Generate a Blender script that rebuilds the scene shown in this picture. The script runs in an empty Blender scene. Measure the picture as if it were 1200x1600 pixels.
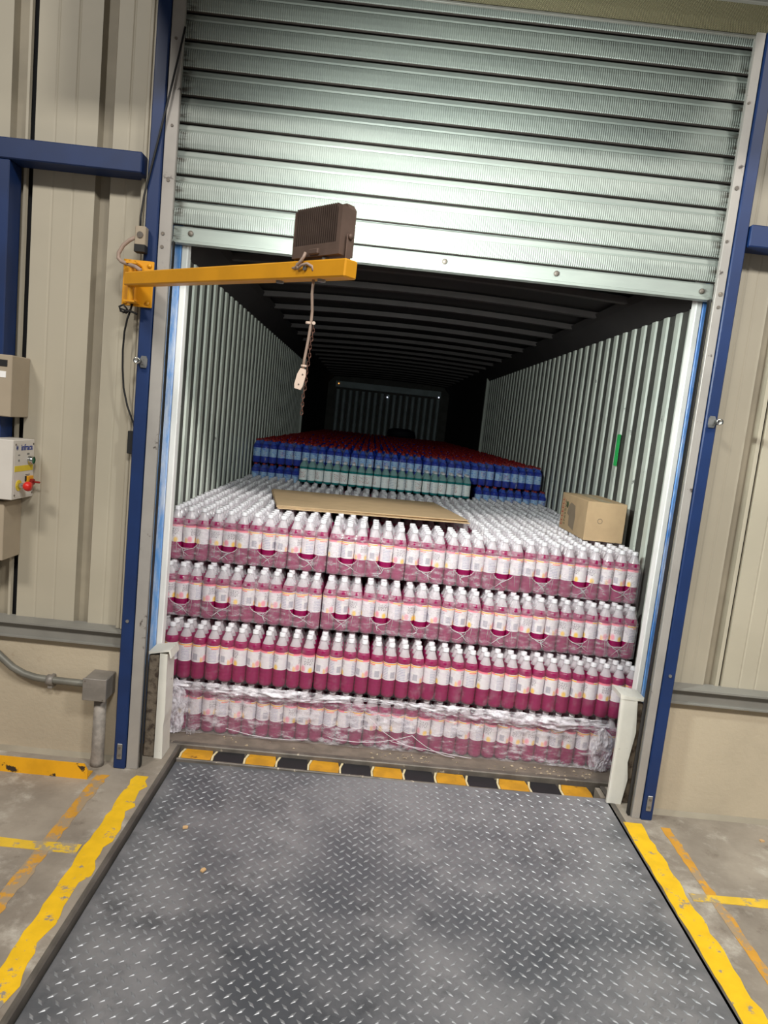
import bpy, math, random
from mathutils import Vector, Matrix, noise as mnoise
random.seed(7)
PI = math.pi
SC = bpy.context.scene
COL = SC.collection

# ------------------------------------------------------------------ camera
PITCH, YAW, ROLL = -0.12606, 0.01441, 0.10541
cp, sp, cy_, sy_ = math.cos(PITCH), math.sin(PITCH), math.cos(YAW), math.sin(YAW)
fwd = Vector((sy_*cp, cy_*cp, sp)); rgt = Vector((cy_, -sy_, 0)); upv = rgt.cross(fwd)
cr, sr = math.cos(ROLL), math.sin(ROLL)
cx = cr*rgt + sr*upv; cyv = -sr*rgt + cr*upv
cam = bpy.data.cameras.new('camera'); cam.sensor_width = 36; cam.lens = 36*1085/1600
cam.clip_start = .05; cam.clip_end = 100
camo = bpy.data.objects.new('camera', cam); COL.objects.link(camo)
camo.matrix_world = Matrix(((cx.x, cyv.x, -fwd.x, -0.1972), (cx.y, cyv.y, -fwd.y, -3.0993),
                            (cx.z, cyv.z, -fwd.z, 1.5790), (0, 0, 0, 1)))
SC.camera = camo

# ------------------------------------------------------------------ world, lights, exposure
W = bpy.data.worlds.new('world'); SC.world = W; W.use_nodes = True
W.node_tree.nodes['Background'].inputs[0].default_value = (.95, .97, 1, 1)
W.node_tree.nodes['Background'].inputs[1].default_value = .12

def area(name, loc, target, sx, sy, power, color):
    l = bpy.data.lights.new(name, 'AREA'); l.shape = 'RECTANGLE'; l.size = sx; l.size_y = sy
    l.energy = power; l.color = color
    o = bpy.data.objects.new(name, l); COL.objects.link(o); o.location = loc
    o.rotation_euler = (Vector(target) - Vector(loc)).to_track_quat('-Z', 'Y').to_euler()
    return o
# the warehouse's high-bay lamps, hung above and behind the photographer
area('high_bay_lamp', (-3.6, -5.7, 6.0), (-3.6, -5.4, 0), 1.1, 1.1, 285, (1, .955, .87))
area('high_bay_lamp', (.6, -5.5, 6.0), (.6, -5.2, 0), 1.1, 1.1, 300, (1, .97, .91))
area('high_bay_lamp', (4.2, -5.5, 6.0), (4.2, -5.2, 0), 1.1, 1.1, 360, (1, .96, .89))

SC.view_settings.view_transform = 'Standard'; SC.view_settings.look = 'None'
SC.view_settings.gamma = 1; SC.view_settings.use_curve_mapping = False
SC.view_settings.exposure = 0.15
try:
    SC.cycles.transparent_max_bounces = 24
    SC.cycles.max_bounces = 8
except Exception:
    pass

# ------------------------------------------------------------------ node helpers
def S(c):                                   # sRGB 0-255 -> linear
    f = lambda v: v/12.92 if v <= .04045 else ((v+.055)/1.055)**2.4
    return tuple(f(x/255) for x in c) + (1,)

class Ex:                                   # small expression wrapper around node sockets
    def __init__(s, t, k): s.t, s.k = t, k
    def _m(s, op, *a):
        n = s.t.nodes.new('ShaderNodeMath'); n.operation = op
        for i, v in enumerate((s,) + a):
            if isinstance(v, Ex): s.t.links.new(v.k, n.inputs[i])
            else: n.inputs[i].default_value = v
        return Ex(s.t, n.outputs[0])
    def __add__(s, o): return s._m('ADD', o)
    def __sub__(s, o): return s._m('SUBTRACT', o)
    def __mul__(s, o): return s._m('MULTIPLY', o)
    def __truediv__(s, o): return s._m('DIVIDE', o)
    def gt(s, o): return s._m('GREATER_THAN', o)
    def lt(s, o): return s._m('LESS_THAN', o)
    def sin(s): return s._m('SINE')
    def abs(s): return s._m('ABSOLUTE')
    def fract(s): return s._m('FRACT')
    def pow(s, o): return s._m('POWER', o)
    def clamp(s):
        r = s._m('ADD', 0.0); r.k.node.use_clamp = True; return r
    def ramp(s, a, b):                      # smoothstep a..b
        n = s.t.nodes.new('ShaderNodeMapRange'); n.interpolation_type = 'SMOOTHSTEP'
        s.t.links.new(s.k, n.inputs[0]); n.inputs[1].default_value = a; n.inputs[2].default_value = b
        return Ex(s.t, n.outputs[0])

class Mat:
    def __init__(s, name):
        s.m = bpy.data.materials.new(name); s.m.use_nodes = True; s.t = s.m.node_tree
        s.b = s.t.nodes['Principled BSDF']; s.out = s.t.nodes['Material Output']
    def coord(s, which='Object'):
        n = s.t.nodes.new('ShaderNodeTexCoord'); return n.outputs[which]
    def geo(s):
        n = s.t.nodes.new('ShaderNodeNewGeometry'); return n.outputs['Position']
    def xyz(s, vec):
        n = s.t.nodes.new('ShaderNodeSeparateXYZ'); s.t.links.new(vec, n.inputs[0])
        return [Ex(s.t, o) for o in n.outputs]
    def noise(s, scale, detail=4, rough=.55, vec=None, stretch=None):
        n = s.t.nodes.new('ShaderNodeTexNoise'); n.inputs['Scale'].default_value = scale
        n.inputs['Detail'].default_value = detail; n.inputs['Roughness'].default_value = rough
        v = vec or s.coord()
        if stretch:
            mp = s.t.nodes.new('ShaderNodeMapping'); mp.inputs['Scale'].default_value = stretch
            s.t.links.new(v, mp.inputs[0]); v = mp.outputs[0]
        s.t.links.new(v, n.inputs['Vector']); return Ex(s.t, n.outputs[0])
    def mix(s, f, a, b):
        n = s.t.nodes.new('ShaderNodeMix'); n.data_type = 'RGBA'
        for k, v in ((0, f), (6, a), (7, b)):
            if isinstance(v, Ex): s.t.links.new(v.k, n.inputs[k])
            elif hasattr(v, 'is_linked'): s.t.links.new(v, n.inputs[k])
            else: n.inputs[k].default_value = v
        return n.outputs[2]
    def base(s, c):
        if hasattr(c, 'is_linked'): s.t.links.new(c, s.b.inputs['Base Color'])
        else: s.b.inputs['Base Color'].default_value = c
        return s
    def set(s, **k):
        for n, v in k.items():
            i = s.b.inputs[n.replace('_', ' ')]
            if isinstance(v, Ex): s.t.links.new(v.k, i)
            else: i.default_value = v
        return s
    def bump(s, h, strength=.3, dist=.002):
        n = s.t.nodes.new('ShaderNodeBump'); n.inputs['Strength'].default_value = strength
        n.inputs['Distance'].default_value = dist; s.t.links.new(h.k, n.inputs['Height'])
        s.t.links.new(n.outputs[0], s.b.inputs['Normal']); return s

def plain(name, rgb, rough=.5, metal=0, var=.12, scale=9, dirt=None, dirt_at=(.58, .72), dirt_scale=6, bump=0):
    m = Mat(name); c = S(rgb); d = tuple(x*(1-var) for x in c[:3]) + (1,)
    v = m.geo()
    col = m.mix(m.noise(scale, vec=v).ramp(.35, .65), c, d)
    if dirt:
        col = m.mix(m.noise(dirt_scale, 6, .65, vec=v).ramp(*dirt_at), col, S(dirt))
    m.base(col).set(Roughness=rough, Metallic=metal)
    if bump: m.bump(m.noise(60, vec=v), .4, bump)
    return m.m

# ------------------------------------------------------------------ mesh helpers
class MB:
    def __init__(s): s.v, s.f, s.mi, s.uv, s.sm = [], [], [], {}, []
    def add(s, vs, fs, m=0, smooth=False, uvs=None):
        o = len(s.v); s.v += [tuple(p) for p in vs]
        for i, f in enumerate(fs):
            if uvs: s.uv[len(s.f)] = uvs[i]
            s.f.append(tuple(j+o for j in f)); s.mi.append(m); s.sm.append(smooth)
        return s
    def box(s, x0, x1, y0, y1, z0, z1, m=0, b=0):
        if b <= 0:
            vs = [(x, y, z) for x in (x0, x1) for y in (y0, y1) for z in (z0, z1)]
            return s.add(vs, [(0, 1, 3, 2), (4, 6, 7, 5), (0, 4, 5, 1), (2, 3, 7, 6), (0, 2, 6, 4), (1, 5, 7, 3)], m)
        # bevelled box: chamfered along all edges
        b = min(b, (x1-x0)*.45, (y1-y0)*.45, (z1-z0)*.45)
        vs, idx = [], {}
        for i, (xa, xb) in enumerate(((x0, x0+b), (x1, x1-b))):
            for j, (ya, yb) in enumerate(((y0, y0+b), (y1, y1-b))):
                for k, (za, zb) in enumerate(((z0, z0+b), (z1, z1-b))):
                    for a, p in enumerate(((xa, yb, zb), (xb, ya, zb), (xb, yb, za))):
                        idx[i, j, k, a] = len(vs); vs.append(p)
        q = lambda *t: [idx[x] for x in t]
        fs = []
        for i in (0, 1):
            fs.append(q((i, 0, 0, 0), (i, 1, 0, 0), (i, 1, 1, 0), (i, 0, 1, 0)))
            fs.append(q((0, i, 0, 1), (1, i, 0, 1), (1, i, 1, 1), (0, i, 1, 1)))
            fs.append(q((0, 0, i, 2), (1, 0, i, 2), (1, 1, i, 2), (0, 1, i, 2)))
        for i in (0, 1):
            for j in (0, 1):
                fs.append(q((i, j, 0, 0), (i, j, 1, 0), (i, j, 1, 1), (i, j, 0, 1)))
                fs.append(q((i, 0, j, 0), (i, 1, j, 0), (i, 1, j, 2), (i, 0, j, 2)))
                fs.append(q((0, i, j, 1), (1, i, j, 1), (1, i, j, 2), (0, i, j, 2)))
                for k in (0, 1): fs.append(q((i, j, k, 0), (i, j, k, 1), (i, j, k, 2)))
        c = Vector(((x0+x1)/2, (y0+y1)/2, (z0+z1)/2))
        out = []
        for f in fs:
            p = [Vector(vs[t]) for t in f]; n = (p[1]-p[0]).cross(p[2]-p[0])
            out.append(f if n.dot(sum(p, Vector())/len(p)-c) > 0 else f[::-1])
        return s.add(vs, out, m)
    def lathe(s, prof, seg=16, m=0, c=(0, 0, 0), axis='z', uv=False, smooth=True):
        vs, fs, uvs = [], [], []
        for (r, z) in prof:
            for i in range(seg):
                a = 2*PI*i/seg; p = (r*math.cos(a), r*math.sin(a), z)
                if axis == 'x': p = (p[2], p[0], p[1])
                if axis == 'y': p = (p[0], -p[2], p[1])
                vs.append((p[0]+c[0], p[1]+c[1], p[2]+c[2]))
        n = len(prof)
        for k in range(n-1):
            for i in range(seg):
                j = (i+1) % seg
                fs.append((k*seg+i, k*seg+j, (k+1)*seg+j, (k+1)*seg+i))
                u0, u1, v0, v1 = i/seg, (i+1)/seg, k/(n-1), (k+1)/(n-1)
                uvs.append(((u0, v0), (u1, v0), (u1, v1), (u0, v1)))
        s.add(vs, fs, m, smooth, uvs if uv else None)
        return s
    def cyl(s, c, r, h, seg=16, m=0, axis='z'):
        return s.lathe([(0, 0), (r, 0), (r, h), (0, h)], seg, m, c, axis, smooth=False)
    def tube(s, pts, r, seg=8, m=0):
        pts = [Vector(p) for p in pts]; vs, fs = [], []; n = len(pts); N = None
        for i, p in enumerate(pts):
            t = (pts[min(i+1, n-1)] - pts[max(i-1, 0)]).normalized()
            if N is None: N = t.orthogonal().normalized()
            N = (N - t*N.dot(t)).normalized(); B = t.cross(N)
            rr = r[i] if isinstance(r, (list, tuple)) else r
            for k in range(seg):
                a = 2*PI*k/seg; vs.append(p + rr*(math.cos(a)*N + math.sin(a)*B))
        for i in range(n-1):
            for k in range(seg):
                j = (k+1) % seg; fs.append((i*seg+k, i*seg+j, (i+1)*seg+j, (i+1)*seg+k))
        fs.append(tuple(range(seg))[::-1]); fs.append(tuple((n-1)*seg+k for k in range(seg)))
        return s.add(vs, fs, m, True)
    def prism(s, poly, a, b, axis='x', m=0):          # poly in the other two axes, ccw
        def P(u, v, w): return {'x': (w, u, v), 'y': (u, w, v), 'z': (u, v, w)}[axis]
        n = len(poly); vs = [P(u, v, a) for u, v in poly] + [P(u, v, b) for u, v in poly]
        fs = [tuple(range(n))[::-1], tuple(range(n, 2*n))] + [(i, (i+1) % n, n+(i+1) % n, n+i) for i in range(n)]
        return s.add(vs, fs, m)
    def strip(s, prof, a, b, axis='x', m=0, smooth=False):   # open profile extruded
        def P(u, v, w): return {'x': (w, u, v), 'y': (u, w, v), 'z': (u, v, w)}[axis]
        n = len(prof); vs = [P(u, v, a) for u, v in prof] + [P(u, v, b) for u, v in prof]
        return s.add(vs, [(i, i+1, n+i+1, n+i) for i in range(n-1)], m, smooth)
    def grid(s, fn, nu, nv, m=0, skip=None, smooth=True):
        vs = [fn(i/nu, j/nv) for j in range(nv+1) for i in range(nu+1)]
        fs = [(j*(nu+1)+i, j*(nu+1)+i+1, (j+1)*(nu+1)+i+1, (j+1)*(nu+1)+i) for j in range(nv) for i in range(nu)
              if not (skip and skip((i+.5)/nu, (j+.5)/nv))]
        return s.add(vs, fs, m, smooth)
    def mesh(s, name, mats, fix=False):
        me = bpy.data.meshes.new(name); me.from_pydata(s.v, [], s.f)
        for m in (mats if isinstance(mats, (list, tuple)) else [mats]): me.materials.append(m)
        me.polygons.foreach_set('material_index', s.mi)
        me.polygons.foreach_set('use_smooth', s.sm)
        if s.uv:
            l = me.uv_layers.new(name='UVMap')
            for p in me.polygons:
                if p.index in s.uv:
                    for li, u in zip(p.loop_indices, s.uv[p.index]): l.data[li].uv = u
        me.validate(); me.update()
        return me
    def build(s, name, mats, parent=None, loc=None, rot=None):
        return put(name, s.mesh(name, mats), parent, loc, rot)

def put(name, me, parent=None, loc=None, rot=None):
    o = bpy.data.objects.new(name, me); COL.objects.link(o)
    if parent is not None: o.parent = parent
    if loc is not None: o.location = loc
    if rot is not None: o.rotation_euler = rot
    return o
def tag(o, label=None, cat=None, group=None, kind=None):
    if label: o['label'] = label
    if cat: o['category'] = cat
    if group: o['group'] = group
    if kind: o['kind'] = kind
    return o
def thing(name, label, cat, loc=(0, 0, 0), rz=0, group=None):
    o = bpy.data.objects.new(name, None); COL.objects.link(o); o.empty_display_size = .1
    o.location = loc; o.rotation_euler = (0, 0, rz)
    return tag(o, label, cat, group)

TY = 0.014                                  # the trailer stands a little askew to the dock
def T(x, y, z=0): return (x*math.cos(TY)-y*math.sin(TY), x*math.sin(TY)+y*math.cos(TY), z)

# ------------------------------------------------------------------ materials
M = {}
def floor_mat():
    m = Mat('worn_concrete'); v = m.geo()
    c = m.mix(m.noise(2.2, 7, .65, vec=v).ramp(.3, .7), S((160, 150, 137)), S((126, 117, 107)))
    c = m.mix(m.noise(5, 8, .7, vec=v).ramp(.5, .72), c, S((184, 177, 166)))
    c = m.mix((m.noise(9, 6, .7, vec=v).ramp(.56, .75))*.7, c, S((98, 86, 76)))
    m.base(c).set(Roughness=.62).bump(m.noise(40, 6, vec=v), .25, .003); return m.m
M['floor'] = floor_mat()
M['wall'] = plain('cream_panel', (176, 168, 150), .5, 0, .07, 3)
M['wallshade'] = plain('shaded_panel_recess', (152, 143, 125), .6, 0, .2, 4)  # darker cream that paints in the shade of the panel troughs
M['wall_base'] = plain('cream_concrete', (181, 168, 146), .75, 0, .12, 3, (138, 116, 96), (.62, .8), 5, bump=.004)
M['blue'] = plain('dark_blue_paint', (9, 42, 92), .5, 0, .2, 5)
def scuffed_blue():
    m = Mat('scuffed_light_blue_paint'); g = m.geo()
    c = m.mix(m.noise(4, 4, .6, vec=g, stretch=(1, 1, .3)).ramp(.35, .65), S((104, 158, 222)), S((66, 118, 190)))
    c = m.mix(m.noise(3, 8, .75, vec=g, stretch=(3, 3, .5)).ramp(.46, .66), c, S((198, 208, 228)))
    m.base(c).set(Roughness=.45); return m.m
M['bluelite'] = scuffed_blue()
M['grey'] = plain('grey_channel_paint', (128, 126, 120), .5, 0, .15, 4)
M['guide'] = plain('grey_guide_steel', (160, 155, 150), .5, .15, .12, 6, (60, 50, 46), (.63, .7), 15)
M['black'] = plain('black_rubber', (22, 22, 23), .6, 0, .2)
M['white'] = plain('white_post_paint', (244, 242, 240), .45, 0, .06, 6, (150, 138, 128), (.68, .78), 16)
M['whiteguard'] = plain('chipped_white_steel', (224, 221, 212), .5, 0, .08, 8, (112, 92, 70), (.63, .72), 18)
M['rubble'] = plain('bare_concrete', (120, 108, 94), .9, 0, .35, 30, (66, 54, 46), (.5, .65), 30, bump=.01)
M['steel'] = plain('dull_steel', (150, 150, 150), .4, .7, .2, 12)
M['darksteel'] = plain('grimy_steel', (116, 108, 100), .55, .3, .35, 10, (186, 172, 152), (.62, .7), 22)
M['edge'] = plain('grimy_edge_angle', (112, 106, 99), .55, .3, .3, 9)
M['trail'] = plain('trailer_wall_paint', (206, 212, 202), .45, 0, .1, 3, (88, 88, 84), (.66, .74), 12)
M['trough'] = plain('dark_trailer_recess', (84, 83, 79), .7, 0, .25, 6, (52, 50, 47), (.6, .7), 14)  # darker grey for wall recesses, post webs and bulkhead
M['roof'] = plain('dark_trailer_roof', (46, 42, 42), .75, 0, .2, 3)  # near-black base colour for roof, top rails and header
M['bow'] = plain('dark_roof_bow', (74, 68, 68), .65, 0, .2, 5)  # dark base colour, a step lighter than the roof
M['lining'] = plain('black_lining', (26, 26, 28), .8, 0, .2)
M['endwall'] = plain('front_bulkhead_paint', (170, 184, 188), .55, 0, .2, 5)
M['tfloor'] = plain('trailer_floorboards', (126, 114, 103), .7, 0, .3, 12)
M['cardboard'] = plain('brown_cardboard', (190, 162, 126), .75, 0, .08, 12)
M['cardedge'] = plain('cardboard_core', (150, 122, 90), .8)
M['tape'] = plain('brown_packing_tape', (176, 156, 122), .3, 0, .05)
M['yellow'] = plain('yellow_bracket_paint', (226, 158, 24), .42, 0, .12, 6)
M['angle'] = plain('worn_yellow_steel', (228, 164, 20), .45, 0, .15, 9, (52, 40, 30), (.6, .63), 11)
M['lamp'] = plain('dusty_brown_housing', (112, 92, 82), .6, .3, .2, 12)
M['fin'] = plain('dusty_brown_fin', (92, 76, 68), .65, .3, .2, 12)
M['cable'] = plain('dusty_grey_cable', (166, 144, 130), .6)
M['chain'] = plain('rusty_chain', (112, 78, 66), .6, .5, .3, 80)
M['ivory'] = plain('ivory_plastic', (228, 206, 190), .45)
M['boxgrey'] = plain('warm_grey_enclosure', (166, 152, 132), .5, 0, .06)
M['ctrl'] = plain('light_grey_enclosure', (208, 202, 194), .45, 0, .05)
M['jb'] = plain('galvanised_box', (140, 134, 128), .5, .3, .22, 16)
M['pipe'] = plain('grey_conduit', (116, 114, 106), .5, .2, .2, 12)
M['pipeworn'] = plain('worn_conduit', (150, 142, 134), .6, .1, .35, 26)
M['red'] = plain('red_plastic', (206, 34, 26), .35)
M['darkred'] = plain('dark_red_plastic', (140, 24, 24), .4)
M['yellowplastic'] = plain('yellow_plastic', (222, 196, 44), .4)
M['orangeplastic'] = plain('orange_yellow_plastic', (226, 158, 30), .4)
M['greenbtn'] = plain('green_button', (20, 96, 62), .3)
M['chrome'] = plain('chrome', (200, 200, 196), .18, 1, .05)
M['ink'] = plain('blue_ink', (40, 62, 140), .6)
M['greyink'] = plain('grey_ink', (120, 120, 118), .6)
M['brownink'] = plain('grey_box_print', (138, 122, 102), .7)
M['redink'] = plain('red_box_print', (176, 62, 42), .7)
M['greenink'] = plain('dark_green_print', (72, 84, 52), .7)
M['greentape'] = plain('green_tape', (60, 214, 112), .5)
M['hazblack'] = plain('black_rubber_block', (28, 28, 32), .55, 0, .2, 20)
M['hazyellow'] = plain('worn_yellow_block', (204, 146, 26), .5, 0, .25, 14, (112, 74, 30), (.6, .75), 18)
M['hazwhite'] = plain('cream_paint_line', (216, 200, 160), .6)
M['darkbag'] = plain('dark_blue_tarp', (16, 22, 36), .7)
M['crumb'] = plain('dirty_pale_crumbs', (176, 158, 134), .9, 0, .3, 60)
M['wood'] = plain('pale_wood', (206, 168, 122), .8)
M['capwhite'] = plain('white_bottle_cap', (222, 219, 224), .4, 0, .03)
M['capred'] = plain('red_bottle_cap', (142, 27, 29), .4, 0, .15)

def shutter_mat(name, ribs):
    m = Mat(name); g = m.geo(); x, y, z = m.xyz(g)
    c = m.mix(m.noise(3, 5, .6, vec=g, stretch=(1, 1, 5)).ramp(.35, .7), S((146, 153, 147)), S((136, 143, 138)))
    ed = (x+.015).abs().ramp(1.03, 1.085)
    c = m.mix((m.noise(9, 6, .7, vec=g, stretch=(1, 1, 4)).ramp(.46, .62))*ed, c, S((70, 64, 56)))
    m.base(c).set(Roughness=.45, Metallic=.12)
    if ribs: m.bump((x*(2*PI/.0085)).sin(), .55, .0016)
    return m.m
M['slat'] = shutter_mat('ribbed_shutter_steel', True)
M['joint'] = plain('dark_slat_joint', (58, 50, 46), .8)  # dark brown for the underside strip of each slat
M['slatflat'] = shutter_mat('plain_shutter_steel', False)

def mesh_mat():
    m = Mat('woven_olive_screen'); g = m.geo(); x, y, z = m.xyz(g)
    w = (x*(2*PI/.006)).sin()*(z*(2*PI/.006)).sin()
    m.base(m.mix(w.ramp(-.4, .6), S((66, 62, 44)), S((136, 128, 98)))).set(Roughness=.85).bump(w, .6, .002); return m.m
M['screen'] = mesh_mat()

def plate_mat():
    m = Mat('worn_tread_plate'); v = m.geo()
    c = m.mix(m.noise(1.6, 6, .65, vec=v).ramp(.34, .66), S((94, 97, 103)), S((148, 147, 150)))
    c = m.mix(m.noise(6, 7, .7, vec=v).ramp(.5, .75)*.6, c, S((62, 65, 70)))
    m.base(c).set(Roughness=m.noise(3, 5, vec=v)*.3+.22, Metallic=.35).bump(m.noise(70, 4, vec=v), .3, .002); return m.m
M['plate'] = plate_mat()
M['lug'] = plain('polished_tread_lug', (156, 158, 162), .4, .4, .25, 4)

def stripe_mat(name, rgb, keep, scale, under=(140, 132, 122)):
    m = Mat(name); v = m.geo()
    w = m.noise(scale, 8, .72, vec=v).ramp(keep, keep+.07)
    c = m.mix(m.noise(14, vec=v).ramp(.3, .7), S(rgb), tuple(x*.86 for x in S(rgb)[:3])+(1,))
    m.base(m.mix(w, c, S(under))).set(Roughness=.6); return m.m
M['stripe'] = stripe_mat('yellow_floor_paint', (236, 188, 24), .57, 13)
M['stripefade'] = stripe_mat('faded_orange_paint', (206, 150, 52), .46, 9, (158, 138, 112))
M['stripecross'] = stripe_mat('worn_yellow_paint', (226, 186, 54), .5, 10, (160, 146, 120))

def liquid(name, rgb, deep, rough=.12):
    m = Mat(name); z = m.xyz(m.coord())[2]
    m.base(m.mix(z.ramp(.0, .2), S(deep), S(rgb))).set(Roughness=rough, Coat_Weight=.5)
    m.b.inputs['Subsurface Weight'].default_value = 0
    return m.m
def plainliquid(name, rgb):
    m = Mat(name); t = m.t; m.base(S(rgb)).set(Roughness=.12, Coat_Weight=.4)
    tl = t.nodes.new('ShaderNodeBsdfTranslucent'); c = S(rgb); k = max(c[:3]); tl.inputs[0].default_value = tuple(min(1, x/k*.85) for x in c[:3]) + (1,)
    mx = t.nodes.new('ShaderNodeMixShader'); mx.inputs[0].default_value = .38
    t.links.new(m.b.outputs[0], mx.inputs[1]); t.links.new(tl.outputs[0], mx.inputs[2]); t.links.new(mx.outputs[0], m.out.inputs[0]); return m.m
M['pink'] = plainliquid('magenta_drink', (160, 25, 92))
M['blueliq'] = plainliquid('blue_drink', (28, 66, 196))
M['tealliq'] = plainliquid('teal_drink', (40, 140, 142))

def clear(name, rgb, fac, rough=.08):
    m = Mat(name); t = m.t
    tr = t.nodes.new('ShaderNodeBsdfTransparent'); tr.inputs[0].default_value = (1, 1, 1, 1)
    mx = t.nodes.new('ShaderNodeMixShader'); mx.inputs[0].default_value = fac
    m.base(S(rgb)).set(Roughness=rough, Coat_Weight=.3)
    t.links.new(tr.outputs[0], mx.inputs[1]); t.links.new(m.b.outputs[0], mx.inputs[2])
    t.links.new(mx.outputs[0], m.out.inputs[0]); return m.m
M['shoulder'] = clear('clear_bottle_plastic', (232, 226, 231), .5)
M['shoulderteal'] = clear('clear_teal_plastic', (150, 190, 190), .55)
M['shoulderblue'] = clear('clear_blue_plastic', (50, 96, 210), .75)

def film(name, lo, hi, a, b, scale, stretch=(1, 1, 1), rough=.16):
    m = Mat(name); t = m.t; g = m.geo()
    n = m.noise(scale, 5, .7, vec=g, stretch=stretch)
    f = n.ramp(a, b)*(hi-lo)+lo
    tr = t.nodes.new('ShaderNodeBsdfTransparent'); tr.inputs[0].default_value = (1, 1, 1, 1)
    mx = t.nodes.new('ShaderNodeMixShader'); t.links.new(f.k, mx.inputs[0])
    m.base(S((232, 226, 234))).set(Roughness=rough)
    m.bump(m.noise(scale*1.6, 4, .6, vec=g, stretch=stretch), .5, .004)
    t.links.new(tr.outputs[0], mx.inputs[1]); t.links.new(m.b.outputs[0], mx.inputs[2])
    t.links.new(mx.outputs[0], m.out.inputs[0]); return m.m
M['film'] = film('shrink_film', .10, .42, .45, .72, 22, (1, 1, 2.2))
M['filmtop'] = film('shrink_film_top', .10, .38, .4, .75, 30)
M['filmclear'] = film('clear_shrink_film', .03, .16, .5, .8, 18, (1, 1, .6))
M['filmblue'] = film('glinting_shrink_film', .03, .5, .55, .75, 34, (1, 1, .35), .1)
M['filmrim'] = clear('gathered_film_edge', (238, 226, 236), .6, .2)
M['stretch'] = film('stretch_film', .08, .7, .46, .72, 11, (1, 1, 2.6))
M['rollfilm'] = film('rolled_stretch_film', .12, .92, .38, .62, 9, (1, 1, 3.5), .12)
M['bundle'] = film('bundled_stretch_film', .2, .85, .36, .62, 20, (1, 1, .5), .12)
M['crumple'] = film('crumpled_stretch_film', .45, .95, .35, .65, 24)

def label_pink():
    m = Mat('pink_drink_label'); u, v, _ = m.xyz(m.coord('UV')); uvn = m.coord('UV')
    c = m.mix(m.noise(7, 2, vec=uvn).ramp(.3, .7), S((224, 217, 218)), S((216, 204, 211)))
    front = u.lt(.5); back = u.gt(.5)
    # front: pink arc along the top, pink and yellow fruit at the bottom, brushed black script
    def blob(cu, cv, r, sx=3.2): return (((u-cu)*sx).pow(2)+(v-cv).pow(2)).pow(.5).ramp(r, r*.35)
    c = m.mix(v.ramp(.86, .93)*front, c, S((238, 120, 140)))
    c = m.mix(blob(.12, .2, .26)*.8, c, S((232, 130, 150)))
    c = m.mix(blob(.3, .12, .24)*.9, c, S((238, 190, 70)))
    c = m.mix(blob(.02, .1, .25)*.7, c, S((240, 176, 96)))
    ink = m.noise(26, 2, .5, vec=uvn, stretch=(2.4, 1, 1)).gt(.56)
    box = (u-.25).abs().lt(.11)*((v-.62).abs().lt(.2))
    c = m.mix(ink*box, c, S((48, 42, 56)))
    # back: amber band, lines of small blue print, bar code
    c = m.mix((v-.93).abs().lt(.035)*back, c, S((246, 176, 60)))
    c = m.mix((v-.83).abs().lt(.03)*back*((u-.72).abs().lt(.1)), c, S((240, 130, 110)))
    ln = (v*70.0).sin().gt(.1)*(m.noise(40, 1, .5, vec=uvn, stretch=(3, 1, 1)).gt(.44))
    c = m.mix(ln*((u-.66).abs().lt(.1))*((v-.42).abs().lt(.33))*.7, c, S((112, 116, 160)))
    bars = (u*420.0).sin().gt(-.1)
    c = m.mix(bars*((u-.88).abs().lt(.055))*((v-.3).abs().lt(.18))*.8, c, S((70, 76, 110)))
    m.base(c).set(Roughness=.38); return m.m
M['label'] = label_pink()
def label_simple(name, bg, blot, ink):
    m = Mat(name); uv = m.coord('UV'); u, v, _ = m.xyz(uv)
    c = m.mix(m.noise(5, 3, vec=uv).ramp(.52, .6), S(bg), S(blot))
    c = m.mix(m.noise(16, 2, vec=uv, stretch=(2.5, 1, 1)).gt(.58)*((v-.5).abs().lt(.3))*((u-.3).abs().lt(.15)), c, S(ink))
    c = m.mix((v*44.0).sin().gt(.3)*((u-.75).abs().lt(.1))*.5, c, S((110, 130, 170)))
    m.base(c).set(Roughness=.4); return m.m
M['labelteal'] = label_simple('pale_water_label', (238, 242, 242), (222, 230, 231), (190, 90, 80))
M['labelblue'] = label_simple('blue_drink_label', (168, 204, 240), (90, 140, 226), (200, 60, 80))

# ------------------------------------------------------------------ the setting: floor, walls, door
PL, PR = -.977, .986                         # dock plate edges
fl = MB()
fl.box(-4, PL-.02, -4.2, -.02, -.25, 0); fl.box(PR+.006, 4, -4.2, -.02, -.25, 0)
fl.box(PL-.02, PR+.006, -4.2, -3.2, -.25, 0); fl.box(.968, PR+.006, -.118, -.03, -.25, -.004)
tag(fl.build('floor', M['floor']), 'worn grey concrete dock floor with scuffs beside the steel plate', None, kind='structure')

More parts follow.
